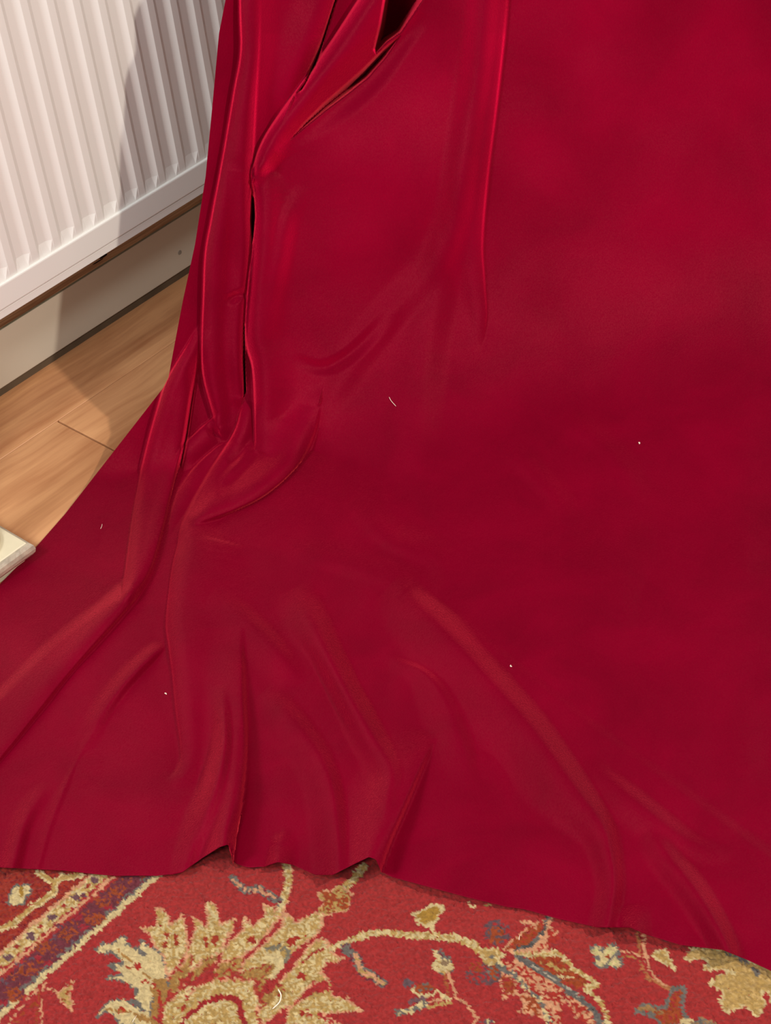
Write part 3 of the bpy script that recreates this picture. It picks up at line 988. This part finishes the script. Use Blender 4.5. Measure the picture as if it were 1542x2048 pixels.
S([(636, 815, 6, 50, 8), (622, 870, 22, 90, 9), (590, 930, 32, 110, 10), (530, 985, 32, 110, 10), (460, 1020, 24, 80, 10), (400, 1040, 10, 40, 9), (375, 1047, 0, 20, 8)])
S([(508, 880, 0, 10, 20), (490, 912, 10, 12, 22), (465, 940, 10, 14, 22), (450, 958, 4, 14, 18)])
S([(410, 842, 0, 12, 14), (428, 866, -10, 14, 14), (448, 890, 0, 12, 12)])
S([(450, 604, 0, 14, 14), (472, 592, -10, 16, 14), (494, 580, 0, 14, 10)])
# narrow fold that runs out onto the floor
S([(400, 650, 0, 4.5, 40), (378, 690, 12, 4.5, 45), (336, 762, 20, 4.5, 50), (314, 829, 22, 4.5, 55), (290, 920, 22, 4.5, 55), (270, 1015, 22, 4.5, 55), (256, 1120, 20, 4.5, 50), (249, 1180, 12, 4.5, 40), (246, 1205, 0, 4.5, 30)])
S([(392, 700, 0, 50, 5), (381, 789, 18, 50, 5), (364, 897, 22, 55, 5), (337, 1015, 22, 55, 6), (303, 1140, 20, 55, 7), (258, 1205, 18, 50, 10), (130, 1350, 15, 60, 12), (0, 1512, 12, 70, 12), (-150, 1680, 10, 70, 12)])
S([(260, 1165, 0, 20, 30), (236, 1200, 4, 26, 50), (118, 1290, 5, 26, 60), (0, 1405, 5, 26, 60), (-150, 1540, 5, 26, 60)])
S([(440, 828, 0, 4.5, 40), (425, 840, 10, 4.5, 60), (395, 866, 13, 4.5, 70), (364, 900, 12, 4.5, 70), (345, 950, 0, 4.5, 60)])
S([(462, 884, 0, 4.5, 40), (440, 893, 10, 4.5, 60), (428, 902, 13, 4.5, 60), (395, 932, 15, 4.5, 60), (357, 981, 14, 4.5, 60), (334, 1030, 8, 4.5, 50), (322, 1080, 0, 4.5, 40)])
S([(490, 800, 0, 4.5, 40), (484, 825, 14, 4.5, 46), (469, 870, 20, 4.5, 50), (418, 951, 20, 4.5, 60), (368, 1045, 18, 4.5, 100), (358, 1090, 18, 4.5, 150), (347, 1136, 18, 4.5, 180), (335, 1237, 19, 4.5, 200),
   (340, 1290, 20, 4.5, 200), (347, 1345, 19, 4.5, 180), (354, 1416, 17, 4.5, 140), (365, 1500, 12, 5, 80), (358, 1540, 7, 6, 50), (335, 1566, 0, 8, 30)])
# ridges on the floor
S([(478, 1250, 0, 70, 14), (482, 1380, 10, 80, 14), (487, 1500, 18, 90, 12), (478, 1600, 26, 90, 12), (468, 1690, 32, 80, 8), (462, 1740, 34, 80, 7)])
S([(440, 1370, 0, 30, 20), (448, 1470, 9, 30, 20), (432, 1560, 11, 36, 26), (404, 1640, 11, 40, 30), (376, 1720, 6, 40, 30), (360, 1760, 2, 30, 30)])
S([(868, 1470, 0, 90, 12), (840, 1530, 9, 110, 13), (806, 1610, 15, 120, 13), (776, 1680, 19, 120, 12), (758, 1735, 22, 110, 11), (752, 1760, 22, 110, 11)])
S([(590, 1175, 0, 50, 44), (618, 1232, 9, 60, 44), (652, 1305, 13, 40, 40), (696, 1390, 14, 40, 38), (742, 1472, 12, 50, 36), (778, 1538, 7, 50, 30), (772, 1590, 4, 40, 28), (762, 1640, 0, 30, 24)])
S([(785, 1165, 0, 60, 40), (822, 1203, 8, 80, 42), (880, 1258, 13, 100, 46), (960, 1345, 15, 110, 46), (1055, 1450, 15, 110, 46), (1135, 1558, 14, 100, 42), (1200, 1645, 11, 70, 32), (1218, 1700, 9, 50, 28), (1226, 1770, 8, 40, 26), (1214, 1850, 7, 40, 26)])
S([(830, 1190, 0, 50, 18), (900, 1235, 1.4, 60, 22), (1000, 1315, 1.6, 70, 22), (1170, 1450, 1.8, 80, 24), (1350, 1580, 1.6, 70, 24), (1500, 1690, 1.6, 60, 24), (1640, 1790, 1.2, 60, 24)])
S([(1160, 1520, 0, 40, 30), (1255, 1592, 6, 60, 32), (1335, 1655, 6, 60, 32), (1400, 1695, 3, 40, 28), (1460, 1720, 0, 20, 30)])
S([(1288, 1668, 0, 40, 28), (1332, 1710, 7, 50, 32), (1388, 1778, 9, 50, 32), (1436, 1855, 10, 44, 28), (1458, 1905, 10, 34, 24), (1464, 1940, 9, 30, 22)])
S([(1255, 1810, 0, 50, 60), (1268, 1865, 10, 40, 40), (1275, 1900, 12, 40, 40)])
S([(525, 1385, 0, 40, 34), (575, 1432, 6, 60, 36), (635, 1512, 8, 60, 34), (664, 1590, 9, 60, 30), (672, 1670, 10, 60, 30), (672, 1750, 8, 50, 34)])
S([(420, 1190, 0, 50, 34), (490, 1240, 5, 60, 34), (550, 1302, 6, 60, 34), (600, 1370, 0, 50, 30)])
S([(780, 1318, 0, 24, 12), (845, 1346, 5, 40, 16), (885, 1400, 6, 60, 30), (920, 1490, 5, 60, 34), (940, 1580, 0, 40, 30)])
S([(560, 1690, 4, 30, 40), (556, 1735, 10, 34, 40)])
S([(335, 1288, 0, 20, 14), (300, 1314, 6, 26, 16), (240, 1376, 6, 30, 20), (190, 1450, 3, 30, 24), (160, 1520, 0, 20, 30)])
S([(100, 1560, 0, 24, 24), (50, 1640, 5, 30, 24), (22, 1740, 7, 30, 24)])
S([(200, 1440, 0, 10, 14), (150, 1520, 2, 10, 14), (100, 1640, 2, 10, 14), (70, 1740, 2, 10, 14)])
S([(990, 880, 0, 30, 40), (1060, 940, 5, 30, 40), (1120, 1010, 5, 30, 40), (1140, 1090, 0, 30, 40)])
S([(1100, 830, 0, 30, 40), (1180, 870, 4, 30, 40), (1240, 930, 3, 30, 40), (1300, 1020, 0, 30, 40)])
S([(700, 1000, 0, 30, 50), (780, 1080, 5, 30, 50), (880, 1120, 5, 40, 50), (900, 1230, 0, 40, 50)])
S([(560, 1110, 0, 30, 50), (660, 1120, 4, 30, 50), (800, 1160, 4, 40, 50), (830, 1180, 0, 40, 50)])


def value_noise(x, y, seed):
    r = np.random.default_rng(seed).normal(0, 1, (64, 64))
    xi, yi = np.floor(x).astype(int), np.floor(y).astype(int)
    fx, fy = smooth(x - xi), smooth(y - yi)
    g_ = lambda a, b: r[a % 64, b % 64]
    return (g_(xi, yi) * (1 - fx) + g_(xi + 1, yi) * fx) * (1 - fy) + (g_(xi, yi + 1) * (1 - fx) + g_(xi + 1, yi + 1) * fx) * fy


DEP += 0.0022 * value_noise(U / 150 + 20, V / 190 + 20, 3) + 0.0010 * value_noise(U / 62 + 20, V / 80 + 20, 4)

# smooth hanging-and-trailing body of the drape
rd = ray_dirs(U, V)


def body_z(P):
    q = P[..., 0] * NQ[0] + P[..., 1] * NQ[1]
    r = P[..., 0] * NE[0] + P[..., 1] * NE[1]
    k = smooth((r - 0.12) / 0.34)
    L = 0.070 + 0.004 * k
    s = 0.075 - 0.075 * k
    fl = 0.004 + (RUG_Z + 0.0005) * smooth((-P[..., 1] + Y_RUG_EDGE + 0.16) / 0.17)
    h = 0.15 * np.exp(np.minimum(-(q - s) / L, 3.0)) - 0.080 * (1 - k)
    return fl + 0.5 * (h + np.sqrt(h * h + (0.012 * (1 - k)) ** 2)), fl


lo = np.full(U.shape, 0.8)
hi = np.full(U.shape, 3.6)
for _ in range(36):
    mid = (lo + hi) / 2
    P = CAM + rd * mid[..., None]
    up = P[..., 2] > body_z(P)[0]
    lo = np.where(up, mid, lo)
    hi = np.where(up, hi, mid)
P0 = CAM + rd * lo[..., None]
P = CAM + rd * (lo - DEP)[..., None]
fl = body_z(P)[1]
P[..., 2] = np.maximum(P[..., 2], fl - 0.0005)
# the curtain goes on straight up beyond the picture
zt = P[0, :, 2]
ups = np.linspace(1.9, 0.0, 14)[:-1]
extra = np.stack([np.stack([P[0, :, 0] + NE[0] * 0.35 * dz, P[0, :, 1] + NE[1] * 0.35 * dz, zt + dz * (1 + 0 * zt)], -1) for dz in ups], 0)
NX = len(ups)
P = np.concatenate([extra, P], 0)
rd = np.concatenate([np.repeat(rd[:1], NX, 0), rd], 0)
# turned edge: the cloth's own thickness along its free edges
rim_l = P[:, :1] + rd[:, :1] * 0.0035 + (P[:, 3:4] - P[:, :1]) * 0.3
P2 = np.concatenate([rim_l, P], 1)
rd2 = np.concatenate([rd[:, :1], rd], 1)
rim_b = P2[-1:] + rd2[-1:] * 0.0030 - 0.4 * (P2[-1:] - P2[-3:-2])
P2 = np.concatenate([P2, rim_b], 0)
P2[..., 2] = np.maximum(P2[..., 2], 0.0012)
rim_low = P2[-1, :, 1] < Y_RUG_EDGE
P2[-1, rim_low, 2] = np.maximum(P2[-1, rim_low, 2], RUG_Z + 0.0006)
me = grid_mesh('velvet_drape', P2)
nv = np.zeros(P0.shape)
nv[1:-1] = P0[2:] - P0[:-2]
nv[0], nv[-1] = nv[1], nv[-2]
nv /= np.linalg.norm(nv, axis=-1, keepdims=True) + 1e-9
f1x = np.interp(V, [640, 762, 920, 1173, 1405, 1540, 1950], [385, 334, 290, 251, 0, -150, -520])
tail_shade = smooth((f1x + 6 - U) / 30) * smooth((V - 700) / 120)  # darkens the left tail, standing in for shade beside the narrow fold
tail_shade = np.maximum(tail_shade, 0.45 * smooth((520 - U) / 320) * smooth((V - 950) / 300))  # weaker painted shade over the lower-left cloth on the floor
nv += tail_shade[..., None] * np.array([NQ[0], NQ[1], 0.0]) * 1.5  # sheen normal pulled towards the camera, which dims the masked cloth
nv *= (1 - 0.75 * smooth((560 - U) / 90) * smooth((1000 - V) / 160))[..., None]  # sheen tilt cut over the hanging bundle to dim it
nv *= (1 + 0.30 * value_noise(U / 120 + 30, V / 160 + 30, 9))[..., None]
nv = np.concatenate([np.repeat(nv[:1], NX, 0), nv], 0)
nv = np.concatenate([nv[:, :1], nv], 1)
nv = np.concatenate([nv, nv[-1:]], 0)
na = me.attributes.new('nap_shade', 'FLOAT_VECTOR', 'POINT')
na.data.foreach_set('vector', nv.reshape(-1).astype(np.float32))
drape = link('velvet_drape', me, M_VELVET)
tag(drape, 'deep crimson velvet curtain hanging in folds and trailing over the rug', 'curtain')

# ------------------------------------------------------------------ furniture foot at the left
ZT = 0.031
cn = on_z(np.array(53.0), np.array(1084.5), ZT)
foot = bpy.data.objects.new('pedestal_stand', None)
COL.objects.link(foot)
SZ = 0.105
foot.location = (cn[0] - SZ / 2, cn[1] + SZ / 2, 0.0)
tag(foot, 'cream painted pedestal foot with worn silver edge beside the red velvet', 'stand')


def foot_part(name, bm, mat, sm=False):
    return bm_obj(name, bm, mat, foot, sm)


h = SZ / 2
bm = bmesh.new()
add_box(bm, -h, h, -h, h, ZT - 0.020, ZT, 0.001, 1)
tag(foot_part('plinth_top', bm, M_CREAM), 'cream flat top of the base')
# half-round worn silver moulding round the plinth
bm = bmesh.new()
rings = []
for a in np.linspace(-math.pi / 2, math.pi / 2, 7):
    e = h - 0.0012 + 0.0068 * math.cos(a)
    z = ZT - 0.0100 + 0.0092 * math.sin(a)
    rings.append([bm.verts.new((sx_ * e, sy_ * e, z)) for sx_, sy_ in ((-1, -1), (1, -1), (1, 1), (-1, 1))])
for a, b_ in zip(rings[:-1], rings[1:]):
    for i in range(4):
        bm.faces.new([a[i], a[(i + 1) % 4], b_[(i + 1) % 4], b_[i]])
bm.faces.new(rings[0][::-1])
tag(foot_part('moulding', bm, M_SILVER), 'worn silver-grey moulding')
bm = bmesh.new()
add_box(bm, -h + 0.005, h - 0.005, -h + 0.005, h - 0.005, 0.0, ZT - 0.0195, 0.001, 1)
tag(foot_part('lower_block', bm, M_CREAM), 'cream lower block')
bm = bmesh.new()
prof_c = [(0.045, ZT - 0.001), (0.045, ZT + 0.007), (0.039, ZT + 0.010), (0.028, ZT + 0.020), (0.022, ZT + 0.03), (0.019, ZT + 0.08), (0.017, 0.30), (0.022, 0.33), (0.016, 0.36), (0.016, 0.44), (0.0, 0.445)]
prev = None
for r_, z in prof_c:
    ring = [bm.verts.new((max(r_, 1e-4) * math.cos(a), max(r_, 1e-4) * math.sin(a), z)) for a in np.linspace(0, 2 * math.pi, 32, endpoint=False)]
    if prev:
        for i in range(32):
            bm.faces.new([prev[i], prev[(i + 1) % 32], ring[(i + 1) % 32], ring[i]])
    prev = ring
tag(foot_part('column', bm, M_CREAM, True), 'turned cream column')


# ------------------------------------------------------------------ lint and threads
def thread(name, px, z, rad_, label, cat, mat=None, group=None):
    P_ = interp_curve([tuple(on_z(np.array(float(a)), np.array(float(b)), z)) for a, b in px], 5)
    bm = bmesh.new()
    prev_ = None
    for i, p in enumerate(P_):
        d = P_[min(i + 1, len(P_) - 1)] - P_[max(i - 1, 0)]
        d /= np.linalg.norm(d) + 1e-9
        sd = np.cross(d, (0, 0, 1.0))
        sd /= np.linalg.norm(sd) + 1e-9
        up_ = np.cross(sd, d)
        k = rad_ * (0.5 if i in (0, len(P_) - 1) else 1)
        ring = [bm.verts.new(tuple(p + k * (math.cos(a) * sd + math.sin(a) * up_))) for a in np.linspace(0, 2 * math.pi, 5, endpoint=False)]
        if prev_:
            for j in range(5):
                bm.faces.new([prev_[j], prev_[(j + 1) % 5], ring[(j + 1) % 5], ring[j]])
        else:
            bm.faces.new(ring)
        prev_ = ring
    bm.faces.new(prev_)
    o_ = bm_obj(name, bm, mat or M_LINT, None, True)
    tag(o_, label, cat, group)
    return o_


thread('thread', [(556, 1978), (562, 1990), (559, 2004), (545, 2018)], RUG_Z + 0.0022, 0.0006, 'pale curled thread lying on the gold rug palmette', 'thread')
thread('thread', [(265, 2044), (273, 2031)], RUG_Z + 0.0022, 0.0005, 'short pale thread at the bottom edge of the rug', 'thread')
thread('thread', [(1038, 1880), (1039, 1871)], RUG_Z + 0.0022, 0.0006, 'tiny white fibre on the rug leaf below the hem', 'thread')


def surf(u, v, lift=0.0012):
    """point of the velvet surface seen at (u, v)"""
    k = np.argmin((U - u) ** 2 + (V - v) ** 2)
    return P.reshape(-1, 3)[k + NX * NCOL] - ray_dirs(np.array(float(u)), np.array(float(v))) * lift


def fibre(pts, rad_, label, name='lint', cat='lint'):
    q = [surf(*p) for p in pts]
    bm = bmesh.new()
    prev_ = None
    Q = interp_curve([tuple(a) for a in q], 4)
    for i, p in enumerate(Q):
        d = Q[min(i + 1, len(Q) - 1)] - Q[max(i - 1, 0)]
        d /= np.linalg.norm(d) + 1e-9
        sd = np.cross(d, (0.3, 0.5, 0.8))
        sd /= np.linalg.norm(sd) + 1e-9
        up_ = np.cross(sd, d)
        k = rad_ * (0.5 if i in (0, len(Q) - 1) else 1)
        ring = [bm.verts.new(tuple(p + k * (math.cos(a) * sd + math.sin(a) * up_))) for a in np.linspace(0, 2 * math.pi, 5, endpoint=False)]
        if prev_:
            for j in range(5):
                bm.faces.new([prev_[j], prev_[(j + 1) % 5], ring[(j + 1) % 5], ring[j]])
        else:
            bm.faces.new(ring)
        prev_ = ring
    bm.faces.new(prev_)
    o_ = bm_obj(name, bm, M_LINT, None, True)
    tag(o_, label, cat)


fibre([(778, 793), (783, 803), (791, 812)], 0.0003, 'short pale hair clinging to the middle of the crimson velvet', 'thread', 'thread')
fibre([(1277, 884), (1278, 886), (1279, 888)], 0.0007, 'tiny pale speck of lint on the smooth right side of the velvet')
fibre([(1021, 1330), (1022, 1332), (1023, 1334)], 0.0006, 'tiny pale speck of lint above the long diagonal velvet fold')
fibre([(330, 1387), (331, 1389), (332, 1391)], 0.0006, 'tiny pale speck of lint beside the left upright velvet fold')
fibre([(204, 1048), (203, 1053), (201, 1058)], 0.00025, 'tiny pink fibre on the dark velvet tail at the left', 'thread', 'thread')
